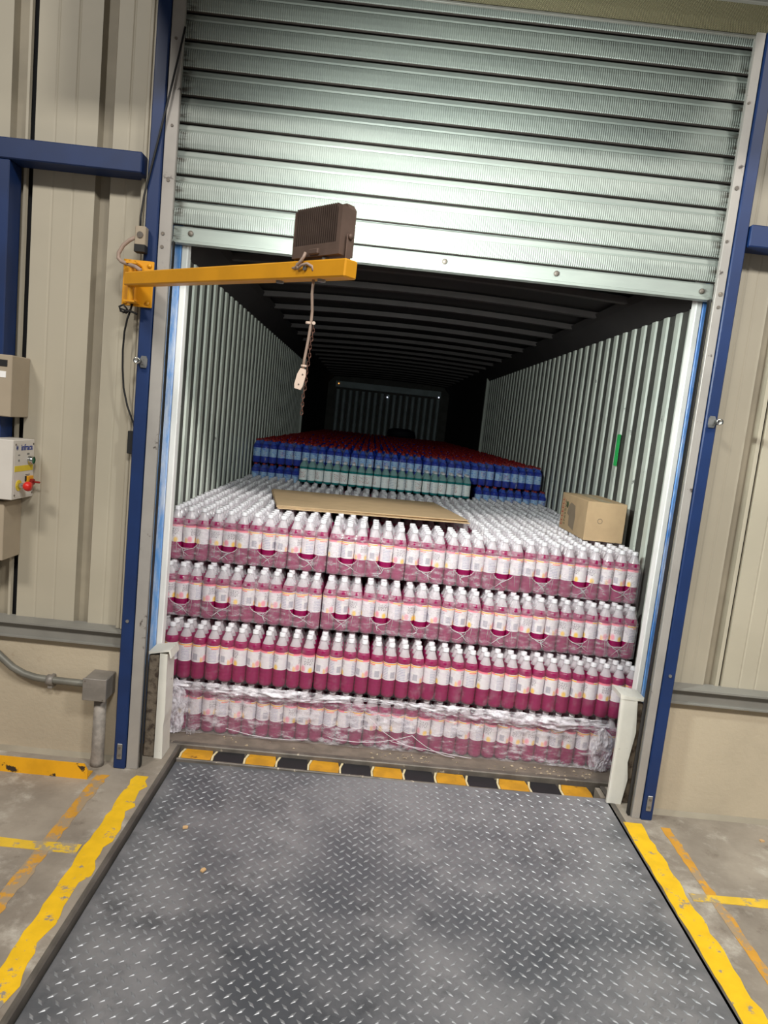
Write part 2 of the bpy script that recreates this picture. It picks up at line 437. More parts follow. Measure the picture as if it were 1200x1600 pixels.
def panel_profile(x0, x1, troughs, grooves):
    y = -.20; pts = [(x0, y+.012), (x0+.004, y)]
    ev = [(a, b, .026) for a, b in troughs] + [(g-.006, g+.006, .0016) for g in grooves]
    for a, b, d in sorted(ev):
        e = min(.012, (b-a)*.4); pts += [(a, y), (a+e, y+d), (b-e, y+d), (b, y)]
    return pts + [(x1-.004, y), (x1, y+.012)]
def wall(name, panels, base_x, label):
    w = bpy.data.objects.new(name, None); COL.objects.link(w); tag(w, label, None, kind='structure')
    for x0, x1, tr, gr in panels:
        pf = panel_profile(x0, x1, tr, gr); q = MB()
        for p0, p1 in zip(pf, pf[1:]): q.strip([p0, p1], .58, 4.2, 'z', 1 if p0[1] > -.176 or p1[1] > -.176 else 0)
        q.build('panel', [M['wall'], M['wallshade']], w)
    MB().box(base_x[0], base_x[1], -.16, -.152, .57, 4.2).build('backing_sheet', M['lining'], w)
    b = MB(); b.box(base_x[0], base_x[1], -.215, -.152, 0, .56); b.build('concrete_base', M['wall_base'], w)
    s = MB(); s.prism([(-.215, 0), (-.215, .022), (-.228, .0)][::-1], base_x[0], base_x[1], 'x'); s.build('skirting_bead', M['wallshade'], w)  # bead colour paints the shadow strip where wall meets floor
    return w
wall('wall_left', [(-4, -2.185, [(-2.27, -2.21)], []), (-2.18, -1.701, [(-1.775, -1.715)], [-1.95, -2.05]),
                   (-1.682, -1.14, [(-1.432, -1.372)], [-1.60, -1.52, -1.31])], (-4, -1.14),
     'cream ribbed panel wall over a concrete base left of the loading door')
wall('wall_right', [(1.08, 1.375, [(1.305, 1.355)], [1.20, 1.25]), (1.381, 1.88, [(1.81, 1.86)], [1.46, 1.53, 1.61, 1.70]),
                    (1.886, 4, [(2.3, 2.35)], [])], (1.08, 4),
     'cream ribbed panel wall over a concrete base right of the loading door')
for nm, a, b, side in (('trim_1', -4, -1.195, 'left'), ('trim_2', 1.14, 4, 'right')):
    t = MB(); t.prism([(-.19, .522), (-.245, .522), (-.245, .528), (-.236, .53), (-.236, .586), (-.262, .588), (-.262, .596), (-.19, .604)][::-1], a, b, 'x')
    tag(t.build(nm, M['grey']), f'grey steel sill channel under the panels of the {side} wall', None, kind='structure')

q = MB(); q.box(-1.24, -1.224, -.232, -.19, .6, 4.1, b=.003); q.box(-1.22, -1.2, -.238, -.19, .6, 4.1, b=.003)
tag(q.build('trim_3', M['wall']), 'cream corner trim beside the left blue post', None, kind='structure')
# blue posts, guide rails, rubber
for side, xo, xi, go, gi in (('left', -1.197, -1.147, -1.145, -1.097), ('right', 1.139, 1.091, 1.089, 1.053)):
    s = 1 if side == 'right' else -1
    p = thing('steel_post', f'dark blue steel post along the {side} side of the loading door', 'post', (0, 0, 0))
    a, b = min(xo, xi), max(xo, xi)
    MB().box(a, b, -.285, -.19, 0, 3.9, b=.004).build('upright', M['blue'], p)
    c = (a+b)/2; q = MB(); q.box(c-.011, c+.011, -.2895, -.285, .045, .115, b=.002)
    q.build('foot_bracket', M['steel'], p)
    for zz in (.098, .065): MB().cyl((c, -.2895, zz), .0055, .004, 10, axis='y').build('bolt', M['darksteel'], p)
    q = MB(); q.cyl((c, -.285, .655), .007, .004, 10, axis='y'); q.build('rivet', M['steel'], p)
    g = thing('door_guide_rail', f'grey steel guide channel of the roller shutter on the {side} side', 'guide rail')
    a, b = min(go, gi), max(go, gi)
    q = MB(); q.box(a, b, -.275, -.268, 0, 3.22, b=.002); q.build('front_flange', M['guide'], g)
    q = MB(); o = go; q.box(min(o, o-s*.006), max(o, o-s*.006), -.268, -.2, 0, 3.22); q.box(a, b, -.268, -.256, 0, 3.22); q.build('channel_back', M['guide'], g)
    for zz in (2.93, 2.62, 2.42, 2.22, 2.17):
        MB().cyl(((a+b)/2+random.uniform(-.008, .008), -.275, zz), random.uniform(.005, .009), .003, 8, axis='y').build('screw_head', M['darksteel'], g)
    q = MB(); x = gi - s*.004; q.box(min(x, x-s*.008), max(x, x-s*.004), -.262, -.24, .003, 2.2)
    q.build('rubber_lip', M['black'], g)
# dark dock seal between the building and the trailer
for side, a, b in (('left', -1.34, -1.175), ('right', 1.175, 1.34)):
    tag(MB().box(a, b, -.148, -.03, .01, 3.1, b=.01).build('dock_seal', M['black']), f'black foam dock seal pad behind the {side} guide rail', 'dock seal')
tag(MB().box(-1.17, 1.17, -.14, -.035, 2.56, 3.1, b=.01).build('dock_seal', M['black']), 'black foam dock seal pad across the top behind the shutter', 'dock seal')

# roller shutter
door = bpy.data.objects.new('door_1', None); COL.objects.link(door)
tag(door, 'grey steel roller shutter pulled halfway up over the trailer opening', None, kind='structure')
gz = [2.274, 2.369, 2.463, 2.559, 2.656, 2.756, 2.857, 2.958, 3.057, 3.153, 3.25, 3.345]
XS0, XS1 = -1.115, 1.075
for i in range(len(gz)-1):
    z0, h = gz[i], gz[i+1]-gz[i]
    s = MB()
    yb, yf = -.196, -.228
    s.strip([(yb, z0+.002), (yf+.006, z0-.001), (yf+.002, z0+.001)], XS0, XS1, 'x', 2)
    s.strip([(yf+.002, z0+.001), (yf-.001, z0+.004), (yf-.0035, z0+.02), (yf-.0035, z0+h*.45), (yf, z0+h*.62)], XS0, XS1, 'x', 0)
    s.strip([(yf, z0+h*.62), (yf+.003, z0+h*.66), (yf+.001, z0+h*.72), (yf+.006, z0+h*.88), (yf+.012, z0+h*.93)], XS0, XS1, 'x', 1)
    s.strip([(yf+.012, z0+h*.93), (yb+.001, z0+h*.97), (yb+.001, z0+h+.003)], XS0, XS1, 'x', 1)
    s.build('slat', [M['slat'], M['slatflat'], M['joint']], door)
s = MB(); s.prism([(-.196, 2.202), (-.236, 2.202), (-.236, 2.212), (-.222, 2.216), (-.220, 2.262), (-.214, 2.27), (-.196, 2.272)][::-1], XS0+.01, XS1-.01, 'x')
bb = s.build('bottom_bar', M['slatflat'], door)
q = MB()
for x, z in ((-1.035, 2.243), (-.02, 2.242), (.43, 2.243), (1.02, 2.236)):
    q.lathe([(0, 0), (.011, 0), (.011, .004), (.006, .008), (0, .009)], 10, 0, (x, -.2215, z), 'y')
q.build('bolt', M['darksteel'], bb)
# hood over the shutter: woven screen between two rails
hd = thing('shutter_hood', 'olive woven screen between grey rails above the roller shutter', 'hood')
MB().strip([(-.262, 3.172), (-.30, 3.20), (-.33, 3.245)], -1.09, 1.12, 'x').build('screen', M['screen'], hd)
MB().box(-1.09, 1.12, -.27, -.258, 3.164, 3.174, b=.002).build('lower_rail', M['grey'], hd)
MB().box(-1.09, 1.12, -.345, -.325, 3.243, 3.262, b=.003).build('upper_rail', M['grey'], hd)
MB().box(-1.09, 1.12, -.33, -.19, 3.262, 3.9).build('casing', M['lining'], hd)
q = MB(); q.prism([(-.82, 3.06), (-.35, 3.40), (-.35, 3.8), (-.82, 3.8)], -1.36, 1.20, 'x'); q.build('shade_block', M['grey'], hd)  # unseen block, added to shade the top of the shutter

# beams and column on the walls
tag(MB().box(-4, -1.217, -.30, -.2, 2.428, 2.505, b=.004).build('steel_beam', M['blue']), 'dark blue horizontal steel beam on the left wall', 'beam')
tag(MB().box(1.142, 4, -.30, -.2, 2.405, 2.487, b=.004).build('steel_beam', M['blue']), 'dark blue horizontal steel beam on the right wall', 'beam')
tag(MB().box(-2.0, -1.722, -.295, -.2, 1.0, 2.428, b=.004).build('steel_column', M['blue']), 'dark blue steel column behind the control boxes at far left', 'column')

# ------------------------------------------------------------------ floor paint, edge angle, dock plate
def stripe(name, pts_l, pts_r, mat, label, jag, z=.0012):
    b = MB(); n = len(pts_l)
    top = [(p[0]+random.uniform(-jag, jag)*.4, p[1], z) for p in pts_l] + [(p[0]+random.uniform(-jag, jag), p[1], z) for p in pts_r]
    bot = [(x, y, 0.0002) for x, y, _ in top]
    fs = [(i, i+1, n+i+1, n+i) for i in range(n-1)]
    N = 2*n
    for i in range(n-1): fs += [(N+i, N+i+1, i+1, i), (n+i, n+i+1, N+n+i+1, N+n+i)]
    b.add(top+bot, fs); return tag(b.build(name, mat), label, 'floor marking')
def line(x0, x1, y0, y1, n, dx=0):
    f = lambda x: [(x+dx*(i/n), y0+(y1-y0)*i/n) for i in range(n+1)]
    return f(x0), f(x1)
l, r = line(-1.088, -1.018, -.325, -2.6, 60); stripe('floor_stripe', l, r, M['stripe'], 'bright yellow ragged stripe along the left edge of the dock plate', .016)
l, r = line(1.0, 1.078, -.315, -2.6, 60); stripe('floor_stripe', l, r, M['stripe'], 'bright yellow stripe along the right edge of the dock plate', .007)
l, r = line(-1.242, -1.192, -.345, -1.5, 40); stripe('floor_stripe', l, r, M['stripefade'], 'faded orange stripe on the floor, outside the left yellow one', .006)
l, r = line(1.158, 1.196, -.33, -1.5, 40); stripe('floor_stripe', l, r, M['stripefade'], 'faded orange stripe on the floor, outside the right yellow one', .006)
def cross(x0, x1, y0, y1, label):
    b = MB(); n = 24
    a = [(x0+(x1-x0)*i/n, y0+random.uniform(-.004, .004), .0024) for i in range(n+1)]; c = [(x0+(x1-x0)*i/n, y1+random.uniform(-.004, .004), .0024) for i in range(n+1)]
    lo = [(x, y, .0002) for x, y, _ in a+c]; N = 2*n+2
    fs = [(i, i+1, n+1+i+1, n+1+i) for i in range(n)]
    for i in range(n): fs += [(N+i, N+i+1, i+1, i), (n+1+i, n+2+i, N+n+2+i, N+n+1+i)]
    b.add(a+c+lo, fs); tag(b.build('floor_stripe', M['stripecross']), label, 'floor marking')
cross(-3.2, -1.10, -.868, -.818, 'worn yellow cross stripe running to the left wall side')
cross(1.09, 3.2, -.80, -.755, 'worn yellow cross stripe running off to the right')

e = MB(); e.prism([(PL-.02, 0.0008), (PL-.02, -.1), (PL-.004, -.1), (PL-.004, -.006), (PL-.010, .0008)], -3.2, -.02, 'y')
tag(e.build('edge_angle', M['edge']), 'grimy steel edge angle of the floor left of the dock plate', 'edge angle')
e = MB(); e.prism([(PR+.006, -.1), (PR+.03, -.1), (PR+.03, .0008), (PR+.006, .0008)], -3.2, -.02, 'y')
tag(e.build('edge_angle', M['edge']), 'thin steel edge angle of the floor right of the dock plate', 'edge angle')

dp = thing('dock_leveler', 'grey steel tread plate ramp leading into the trailer', 'dock plate')
ZL, ZR = -.028, -.004
pz = lambda x: ZL+(ZR-ZL)*(x-PL)/(PR-PL)
d = MB(); d.prism([(PL+.004, ZL-.02), (PR, ZR-.02), (PR, ZR), (PL+.004, ZL)][::-1], -3.19, -.125, 'y'); d.build('deck_plate', M['plate'], dp)
g = MB(); pit = .046; nx = int((PR-PL-.07)/pit); ny = 80
for j in range(ny):
    for i in range(nx+(j % 2 == 0)):
        x = PL+.034+(i+.5*(j % 2))*pit; y = -.15-j*pit/2; z = pz(x); a = PI/4 if j % 2 else -PI/4
        c, s_ = math.cos(a), math.sin(a); L, w, hh = .0155, .005, .0024
        P = lambda u, v, k: (x+u*c-v*s_, y+u*s_+v*c, z+k)
        vs = [P(-L, 0, 0), P(0, -w, 0), P(L, 0, 0), P(0, w, 0), P(-L*.6, 0, hh), P(0, -w*.45, hh), P(L*.6, 0, hh), P(0, w*.45, hh)]
        g.add(vs, [(4, 5, 6, 7), (0, 1, 5, 4), (1, 2, 6, 5), (2, 3, 7, 6), (3, 0, 4, 7)])
tag(g.build('tread_lugs', M['lug'], dp), kind='stuff')
MB().box(PL+.004, PR-.02, -.125, -.112, -.06, -.012, b=.003).build('end_bar', M['darksteel'], dp)

hz = thing('hazard_strip', 'yellow and black striped rubber strip at the end of the dock plate', 'hazard strip')
MB().box(-.985, .965, -.112, -.006, -.075, -.045).build('backing', M['hazblack'], hz)
x = -.968
for k in range(13):
    w = .147; x1 = min(x+w, .955)
    q = MB(); c = .012
    q.prism([(x+.012, -.109), (x1-.004, -.109), (x1-.002, -.06), (x1-.010, -.012), (x+.018, -.012), (x+.008, -.06)], -.045, -.016, 'z')
    q.build('block', M['hazyellow'] if k % 2 == 0 else M['hazblack'], hz)
    q = MB(); q.prism([(x+.001, -.109), (x+.010, -.109), (x+.006, -.06), (x+.016, -.012), (x+.006, -.012), (x-.003, -.06)], -.045, -.0165, 'z')
    q.build('divider', M['hazwhite'], hz)
    x += w

# steel guards standing at both feet of the opening
def guard(side):
    s = 1 if side == 'right' else -1
    if s < 0:
        t = thing('dock_guard', 'white steel guard on bare concrete at the left foot of the opening', 'guard', (-1.075, -.11, 0))
        MB().box(-.038, .012, -.05, .05, 0, .475, b=.006).build('concrete_core', M['rubble'], t)
        q = MB(); q.prism([(.014, 0), (.05, 0), (.046, .15), (.05, .2), (.044, .48), (.012, .486)][::-1], -.056, .055, 'y'); q.build('plate', M['whiteguard'], t)
        q = MB(); q.prism([(-.04, .478), (-.04, .486), (.056, .506), (.064, .47), (.058, .468), (.05, .497)], -.058, .058, 'y'); q.build('top_cap', M['whiteguard'], t)
    else:
        t = thing('dock_guard', 'white steel guard on bare concrete at the right foot of the opening', 'guard', (1.03, -.11, 0))
        MB().box(-.005, .052, -.044, .05, 0, .475, b=.006).build('concrete_core', M['rubble'], t)
        q = MB(); q.prism([(-.052, 0), (.012, 0), (.026, .12), (.014, .2), (.03, .34), (.016, .49), (-.058, .49), (-.05, .3)], -.058, -.044, 'y'); q.build('plate', M['whiteguard'], t)
        q = MB(); q.prism([(-.06, .49), (.05, .488), (.054, .496), (-.064, .512)], -.06, .058, 'y'); q.build('top_cap', M['whiteguard'], t)
guard('left'); guard('right')

# ------------------------------------------------------------------ trailer
tr = thing('truck_trailer', 'long corrugated steel truck trailer backed against the loading door', 'trailer', (0, 0, 0), TY)
HW, HT, LEN, RZ = 1.21, 2.27, 10.9, 2.43
MB().box(-HW-.05, HW+.05, 0.0, LEN, -.14, -.002).build('floor', M['tfloor'], tr)
MB().box(-1.16, 1.16, -.006, .028, -.13, .004, b=.004).build('rear_sill', M['darksteel'], tr)
def corr(s, y0, n, mats):
    p = .15; pr = MB(); y = y0
    for k in range(n):
        a = [(HW-.0, y), (HW, y+.050), (HW+.010, y+.056), (HW+.010, y+.144), (HW, y+.15)]
        xs = [(s*u, v) for u, v in a]
        for i in range(4):
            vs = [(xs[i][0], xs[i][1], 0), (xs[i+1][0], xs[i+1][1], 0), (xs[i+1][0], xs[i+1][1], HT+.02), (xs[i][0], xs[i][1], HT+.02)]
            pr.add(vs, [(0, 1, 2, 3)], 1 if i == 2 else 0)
        y += p
    return pr
for s in (-1, 1):
    y = .1
    for k in range(9):
        if y+.15*5 > 6.3: break
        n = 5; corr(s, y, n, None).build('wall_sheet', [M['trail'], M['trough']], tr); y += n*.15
    yl = y
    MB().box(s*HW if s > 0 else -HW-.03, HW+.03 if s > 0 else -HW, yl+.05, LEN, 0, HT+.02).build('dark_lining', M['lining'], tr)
    MB().box(min(s*(HW-.03), s*HW), max(s*(HW-.03), s*HW), yl, yl+.05, 0, HT+.05, b=.004).build('wall_strip', M['trail'], tr)
    # outer shell and top rail
    MB().box(min(s*(HW+.05), s*(HW+.06)), max(s*(HW+.05), s*(HW+.06)), .02, LEN, -.1, RZ).build('outer_skin', M['bluelite'], tr)
    q = MB(); q.prism([(s*HW, HT), (s*(HW+.05), HT), (s*(HW+.05), RZ), (s*1.10, RZ-.02), (s*1.12, RZ-.06)], .02, LEN, 'y'); q.build('top_rail', M['roof'], tr)
    # rear frame post: white inside, blue outside
    q = MB(); q.box(min(s*1.094, s*1.122), max(s*1.094, s*1.122), -.03, .02, .0, 2.5, b=.004); ps = q.build('corner_post', M['white'], tr)
    q = MB(); q.box(min(s*1.123, s*1.172), max(s*1.123, s*1.172), -.031, .06, .0, 2.5, b=.004); q.build('outer_face', M['bluelite'], ps)
    MB().box(min(s*1.172, s*(HW+.05)), max(s*1.172, s*(HW+.05)), .0, .08, 0, 2.5).build('post_web', M['trough'], tr)
MB().box(-1.135, 1.135, -.02, .06, 2.36, 2.5, b=.004).build('rear_header', M['roof'], tr)
q = MB(); q.strip([(-1.2+.1*i, RZ+.035*math.cos((-1.2+.1*i)/1.2*PI/2)) for i in range(25)], .02, LEN, 'y', smooth=True); q.build('roof', M['roof'], tr)
y = .35
while y < LEN-.1:
    q = MB()
    zt = lambda x: RZ-.012+.035*math.cos(x/1.2*PI/2)
    xs = [-1.13+.113*i for i in range(21)]
    for sgn in (0,):
        vs = []
        for xx in xs:
            z = zt(xx); vs += [(xx, y, z), (xx, y, z-.035), (xx, y+.05, z-.035), (xx, y+.05, z)]
        fs = []
        for i in range(20):
            for k in range(4): fs.append((i*4+k, i*4+(k+1) % 4, i*4+4+(k+1) % 4, i*4+4+k))
        fs += [(0, 1, 2, 3), (83, 82, 81, 80)]
        q.add(vs, fs)
    q.build('roof_bow', M['bow'], tr); y += .55
# front bulkhead
ew = MB().box(-HW, HW, LEN, LEN+.04, 0, RZ+.03).build('front_bulkhead', M['trough'], tr)
for k in range(17):
    x = -1.0+.125*k; q = MB(); q.prism([(x-.036, LEN), (x-.02, LEN-.03), (x+.02, LEN-.03), (x+.036, LEN)][::-1], .6, 2.16, 'z'); q.build('bulkhead_rib', M['endwall'], ew)
MB().box(-1.06, 1.04, LEN-.04, LEN, 2.2, 2.32, b=.005).build('bulkhead_rail', M['endwall'], ew)
for x, z, col in ((-1.0, 2.27, (255, 170, 80)), (-.02, 2.1, (235, 240, 255)), (1.0, 2.2, (235, 240, 255))):  # glowing discs stand in for tiny glints on the bulkhead
    mm = Mat('glint_glow'); mm.base((0, 0, 0, 1)).set(Emission_Color=S(col), Emission_Strength=1.6)
    q = MB(); q.cyl((x, LEN-.042, z), .012, .004, 10, axis='y'); q.build('glint_disc', mm.m, ew)
q = MB(); q.box(HW-.004, HW-.001, .975, 1.025, 1.475, 1.66); 
tag(q.build('green_tape', M['greentape'], None, (0, 0, 0), (0, 0, TY)), 'strip of bright green tape on the right trailer wall', 'tape')
q = MB(); q.box(-HW+.001, -HW+.004, .355, .385, 1.55, 1.59); tag(q.build('green_sticker', M['greentape'], None, (0, 0, 0), (0, 0, TY)), 'tiny green sticker on the left trailer wall near the opening', 'sticker')
q = MB(); q.lathe([(0, 0), (.24, 0), (.27, .05), (.25, .13), (.14, .165), (0, .16)], 14)
o = tag(q.build('bundled_tarp', M['darkbag']), 'dark bundle lying on the bottles at the far end of the trailer', 'bundle'); o.location = T(.3, 10.15, 1.352); o.scale = (1, .6, 1)

# ------------------------------------------------------------------ bottles and packs
def bottle_mesh(name, h, r, fill, l0, l1, mats, cap_in=None, seg=16, ribs=True):
    b = MB(); k = h/.265
    pr = [(0, .004), (r*.8, 0), (r*.97, .006)]
    if ribs:
        z = l0*.3
        while z < l0-.012: pr += [(r, z-.005), (r*.965, z), (r, z+.005)]; z += .018
    pr += [(r, l0-.004), (r*.975, l0), (r*.975, l1), (r, l1+.004)]
    zs = h*.72
    shoulder = [(r, zs), (r*.93, zs+.1*(h*.2)), (r*.76, zs+.42*(h*.2)), (r*.52, zs+.78*(h*.2)), (r*.4, zs+h*.2), (r*.4, h*.935)]
    if fill > zs:
        def rad(z):
            for (ra, za), (rb, zb) in zip(shoulder, shoulder[1:]):
                if za <= z <= zb: return ra+(rb-ra)*(z-za)/(zb-za)
            return r
        rf = rad(fill)
        liq = pr + [p for p in shoulder if p[1] < fill] + [(rf, fill), (0, fill)]
        sh = [(rf, fill)] + [p for p in shoulder if p[1] > fill]
    else:
        liq = pr + [(r, fill), (0, fill)]; sh = [(r, fill)] + shoulder
    b.lathe(liq, seg, 0); b.lathe(sh, seg, 1)
    if cap_in: b.lathe([(r*.45, h*.925), (r*.46, h*.99), (r*.42, h), (0, h)], max(8, seg-4), 2)
    return b.mesh(name, mats)
def cap_mesh(h, r, mat):
    b = MB(); b.lathe([(0, h*.925), (r*.46, h*.925), (r*.48, h*.94), (r*.455, h*.945), (r*.46, h*.99), (r*.42, h), (0, h)], 14); return b.mesh('cap', mat)
def label_mesh(r, l0, l1, mat):
    b = MB(); b.lathe([(r*1.01, l0), (r*1.01, l1)], 18, uv=True); return b.mesh('label', mat)

PH, PRr = .265, .0327
pk_b = bottle_mesh('bottle', PH, PRr, .206, .087, .174, [M['pink'], M['shoulder']])
pk_full = bottle_mesh('bottle', PH, PRr, .206, .087, .174, [M['pink'], M['shoulder'], M['capwhite']], True, 12, False)
pk_cap = cap_mesh(PH, PRr, M['capwhite']); pk_lab = label_mesh(PRr, .087, .174, M['label'])
BH, BR = .188, .0305
bl_b = bottle_mesh('bottle', BH, BR, .15, .05, .115, [M['blueliq'], M['shoulderblue']], None, 14, False)
bl_cap = cap_mesh(BH, BR, M['capred']); bl_lab = label_mesh(BR, .052, .118, M['labelblue'])
TH, TR = .178, .0305
tl_b = bottle_mesh('bottle', TH, TR, .118, .02, .1, [M['tealliq'], M['shoulderteal']], None, 14, False)
tl_cap = cap_mesh(TH, TR, M['capwhite']); tl_lab = label_mesh(TR, .018, .102, M['labelteal'])

def film_mesh(nx, ny, pitch, h, mats, hole, k):
    """shrink film round a pack: front and back sheets with the oval hole, sides, top sheet hung over the caps"""
    w, d = nx*pitch, ny*pitch; b = MB(); rnd = random.Random(k)
    zs = h*.70
    def frontf(sy):
        def f(u, v):
            x = -w/2+w*u; z = .003+(zs-.003)*v
            e = min(u, 1-u)*w
            y = d/2-.0005 + .0012*math.cos(2*PI*x/pitch + PI*(nx % 2 == 0)) - .008*max(0, 1-e/.012)**2
            if hole:
                rr = math.hypot((u-.5)/.30, (z-.105)/.055); y += .002*math.exp(-(rr-1)**2*8)
            return (x, sy*y, z)
        return f
    sk = (lambda u, v: math.hypot((u-.5)/.27, ((zs*v)-.102)/.045) < 1) if hole else None
    b.grid(frontf(-1), 24, 18, 0, sk); b.grid(frontf(1), 8, 4, 0)
    for sx in (-1, 1):
        b.grid(lambda u, v: (sx*(w/2-.0005), (-d/2+.008)+(d-.016)*u, .003+(zs-.003)*v), 8, 4, 0)
    if hole:
        hw = w*.275; rim = []
        for i in range(17):
            a = PI*1.02+PI*.96*i/16; rim.append((hw*math.cos(a), -d/2-.0015, .102+.046*math.sin(a)))
        b.tube(rim, [.0004+.0009*math.sin(PI*i/16) for i in range(17)], 5, 1)
        kx, kz = rnd.uniform(-.025, .025), rnd.uniform(.032, .045)      # film gathered to a knot under the hole
        for i in range(rnd.choice((3, 4))):
            a = PI*rnd.uniform(1.2, 1.8); x0, z0 = hw*math.cos(a), .102+.045*math.sin(a)
            b.tube([(x0, -d/2-.001, z0), ((x0+kx)/2+rnd.uniform(-.006, .006), -d/2-.002, (z0+kz)/2), (kx, -d/2-.002, kz)], [.0005, .001, .0014], 5, 1)
        for i in range(rnd.choice((2, 3))):
            x1 = kx+rnd.uniform(.015, .06)*rnd.choice((-1, 1))
            b.tube([(kx, -d/2-.002, kz), ((kx+x1)/2, -d/2-.0015, kz*.55+rnd.uniform(-.006, .006)), (x1, -d/2-.0005, rnd.uniform(.006, .03))], [.0014, .0008, .0004], 5, 1)
        for sgn in (-1, 1):                                             # loose folds at both sides
            if rnd.random() < .7:
                x = sgn*hw*rnd.uniform(.95, 1.15)
                b.tube([(x, -d/2-.001, .12), (x*1.02, -d/2-.0015, .08), (x*rnd.uniform(.9, 1.1), -d/2-.001, .03)], [.0004, .0008, .0003], 5, 1)
    def topf(u, v):
        x, y = -w/2+w*u, -d/2+d*v
        cxp = abs(((x+w/2)/pitch) % 1-.5); cyp = abs(((y+d/2)/pitch) % 1-.5); rr = math.hypot(cxp, cyp)
        e = min(u*w, (1-u)*w, v*d, (1-v)*d)
        z = h+.002-.045*min(1, max(0, (rr-.2)/.4))
        if e < .03: z = zs+(z-zs)*math.sin(min(1, e/.03)*PI/2)
        return (x*(1-.02*(e < .002)), y, z)
    b.grid(topf, nx*6, ny*6, 2)
    return b.mesh('shrink_film', mats)
FM = [M['film'], M['filmrim'], M['filmtop']]
film34 = [film_mesh(3, 4, .066, PH, FM, True, k) for k in range(7)]
film43 = film_mesh(4, 3, .066, PH, [M['filmclear'], M['filmrim'], M['filmclear']], False, 9)
film_rear = None
filmb = film_mesh(3, 4, .0645, BH, [M['filmblue'], M['filmrim'], M['filmclear']], False, 4)

def pack(name, label, cat, loc, rz, nx, ny, pitch, bm, cm, lm, fm, group, labrows=99, bj=.0004):
    t = thing(name, label, cat, loc, rz, group)
    for j in range(ny):
        for i in range(nx):
            p = ((i-(nx-1)/2)*pitch+jit(bj), (j-(ny-1)/2)*pitch+jit(bj), random.uniform(0, bj))
            o = put('bottle', bm, t, p, (0, 0, random.uniform(0, 2*PI)))
            if cm: put('cap', cm, o)
            if lm and j < labrows: put('label', lm, o)
    if fm: put('shrink_film', fm, t)
    return t
jit = lambda a: random.uniform(-a, a)
ORD = ['first', 'second', 'third', 'fourth', 'fifth', 'sixth', 'seventh', 'eighth', 'ninth', 'tenth', 'eleventh', 'twelfth']
X0, P34 = -.008, .1985
xc = lambda k: X0+(k-5.5)*P34
Tz = [0.002, .268, .536, .804]               # tier heights
# tier 1 (wrapped) and tier 2: nine packs across, four bottles wide
for tier, yf, word in ((0, .135, 'bottom'), (1, .13, 'second lowest')):
    for k in range(9):
        x = X0+(k-4)*.2645
        pack('drink_pack', f'pink drink pack in the {word} tier, {ORD[k]} from the left', 'bottle pack', T(x+jit(.002), yf+.099+jit(.004), Tz[tier]), TY+jit(.01), 4, 3, .066,
             pk_b, pk_cap, pk_lab, film43, f'pink drink packs in the {word} tier', 1)
# tier 3 and 4: twelve packs across, three bottles wide
for k in range(12):
    pack('drink_pack', f'pink drink pack in the third tier up, {ORD[k]} from the left', 'bottle pack', T(xc(k)+jit(.002), .25+.132+jit(.008), Tz[2]), TY+jit(.012), 3, 4, .066,
         pk_b, pk_cap, pk_lab, film34[k*3 % 7], 'pink drink packs in the third tier', 1)
for k in range(12):
    pack('drink_pack', f'pink drink pack glimpsed behind the front of the third tier, {ORD[k]} from the left', 'bottle pack', T(xc(k), .25+.40, Tz[2]), TY, 3, 4, .066,
         pk_full, None, None, None, 'pink drink packs behind the front of the third tier')
for k in range(9):
    pack('drink_pack', f'pink drink pack glimpsed behind the second lowest tier, {ORD[k]} from the left', 'bottle pack', T(X0+(k-4)*.2645, .13+.30, Tz[1]), TY, 4, 3, .066,
         pk_full, None, None, None, 'pink drink packs behind the second lowest tier')
for k in range(12):
    pack('drink_pack', f'pink drink pack in the front row of the top tier, {ORD[k]} from the left', 'bottle pack', T(xc(k)+jit(.002), .33+.132+jit(.008), Tz[3]), TY+jit(.012), 3, 4, .066,
         pk_b, pk_cap, pk_lab, film34[(k*2+1) % 7], 'pink drink packs along the front of the top tier', 1)
for row in range(1, 8):
    for k in range(12):
        if row == 1 and k in (5, 6, 7): continue
        pack('drink_pack', f'pink drink pack in the top tier, {ORD[row]} row back, {ORD[k]} from the left', 'bottle pack',
             T(xc(k)+(.006*math.sin(row*2.3)), .33+.132+row*.2655+jit(.004), Tz[3]+random.uniform(0, .004)), TY+jit(.016), 3, 4, .066, pk_full, None, None, film34[k % 7],
             'pink drink packs of the top tier behind its front row', 99, .004)
# blue drink packs with red caps, upper tier, and the few showing in the lower one
YB, BZ1, BZ0 = 2.50, 1.166, .976
bxc = lambda k: -.004+(k-5.5)*.1965
for k in range(12):
    pack('drink_pack', f'blue drink pack with red caps in the upper blue tier, {ORD[k]} from the left', 'bottle pack', T(bxc(k), YB+.13+jit(.012), BZ1), TY+jit(.02), 3, 4, .0645,
         bl_b, bl_cap, bl_lab, filmb, 'blue drink packs along the front of the upper blue tier', 1)
for n, k in enumerate((0, 1, 9, 10, 11)):
    pack('drink_pack', ('blue drink pack under the upper blue tier, %s beside the left trailer wall' % ORD[n] if n < 2 else 'blue drink pack under the upper blue tier, %s right of the clear water packs' % ORD[n-2]), 'bottle pack',
         T(bxc(k)+(.05 if k > 6 else 0), YB+.11+jit(.006), BZ0), TY, 3, 4, .0645, bl_b, bl_cap, bl_lab, filmb, 'blue drink packs in the lower blue tier', 1)
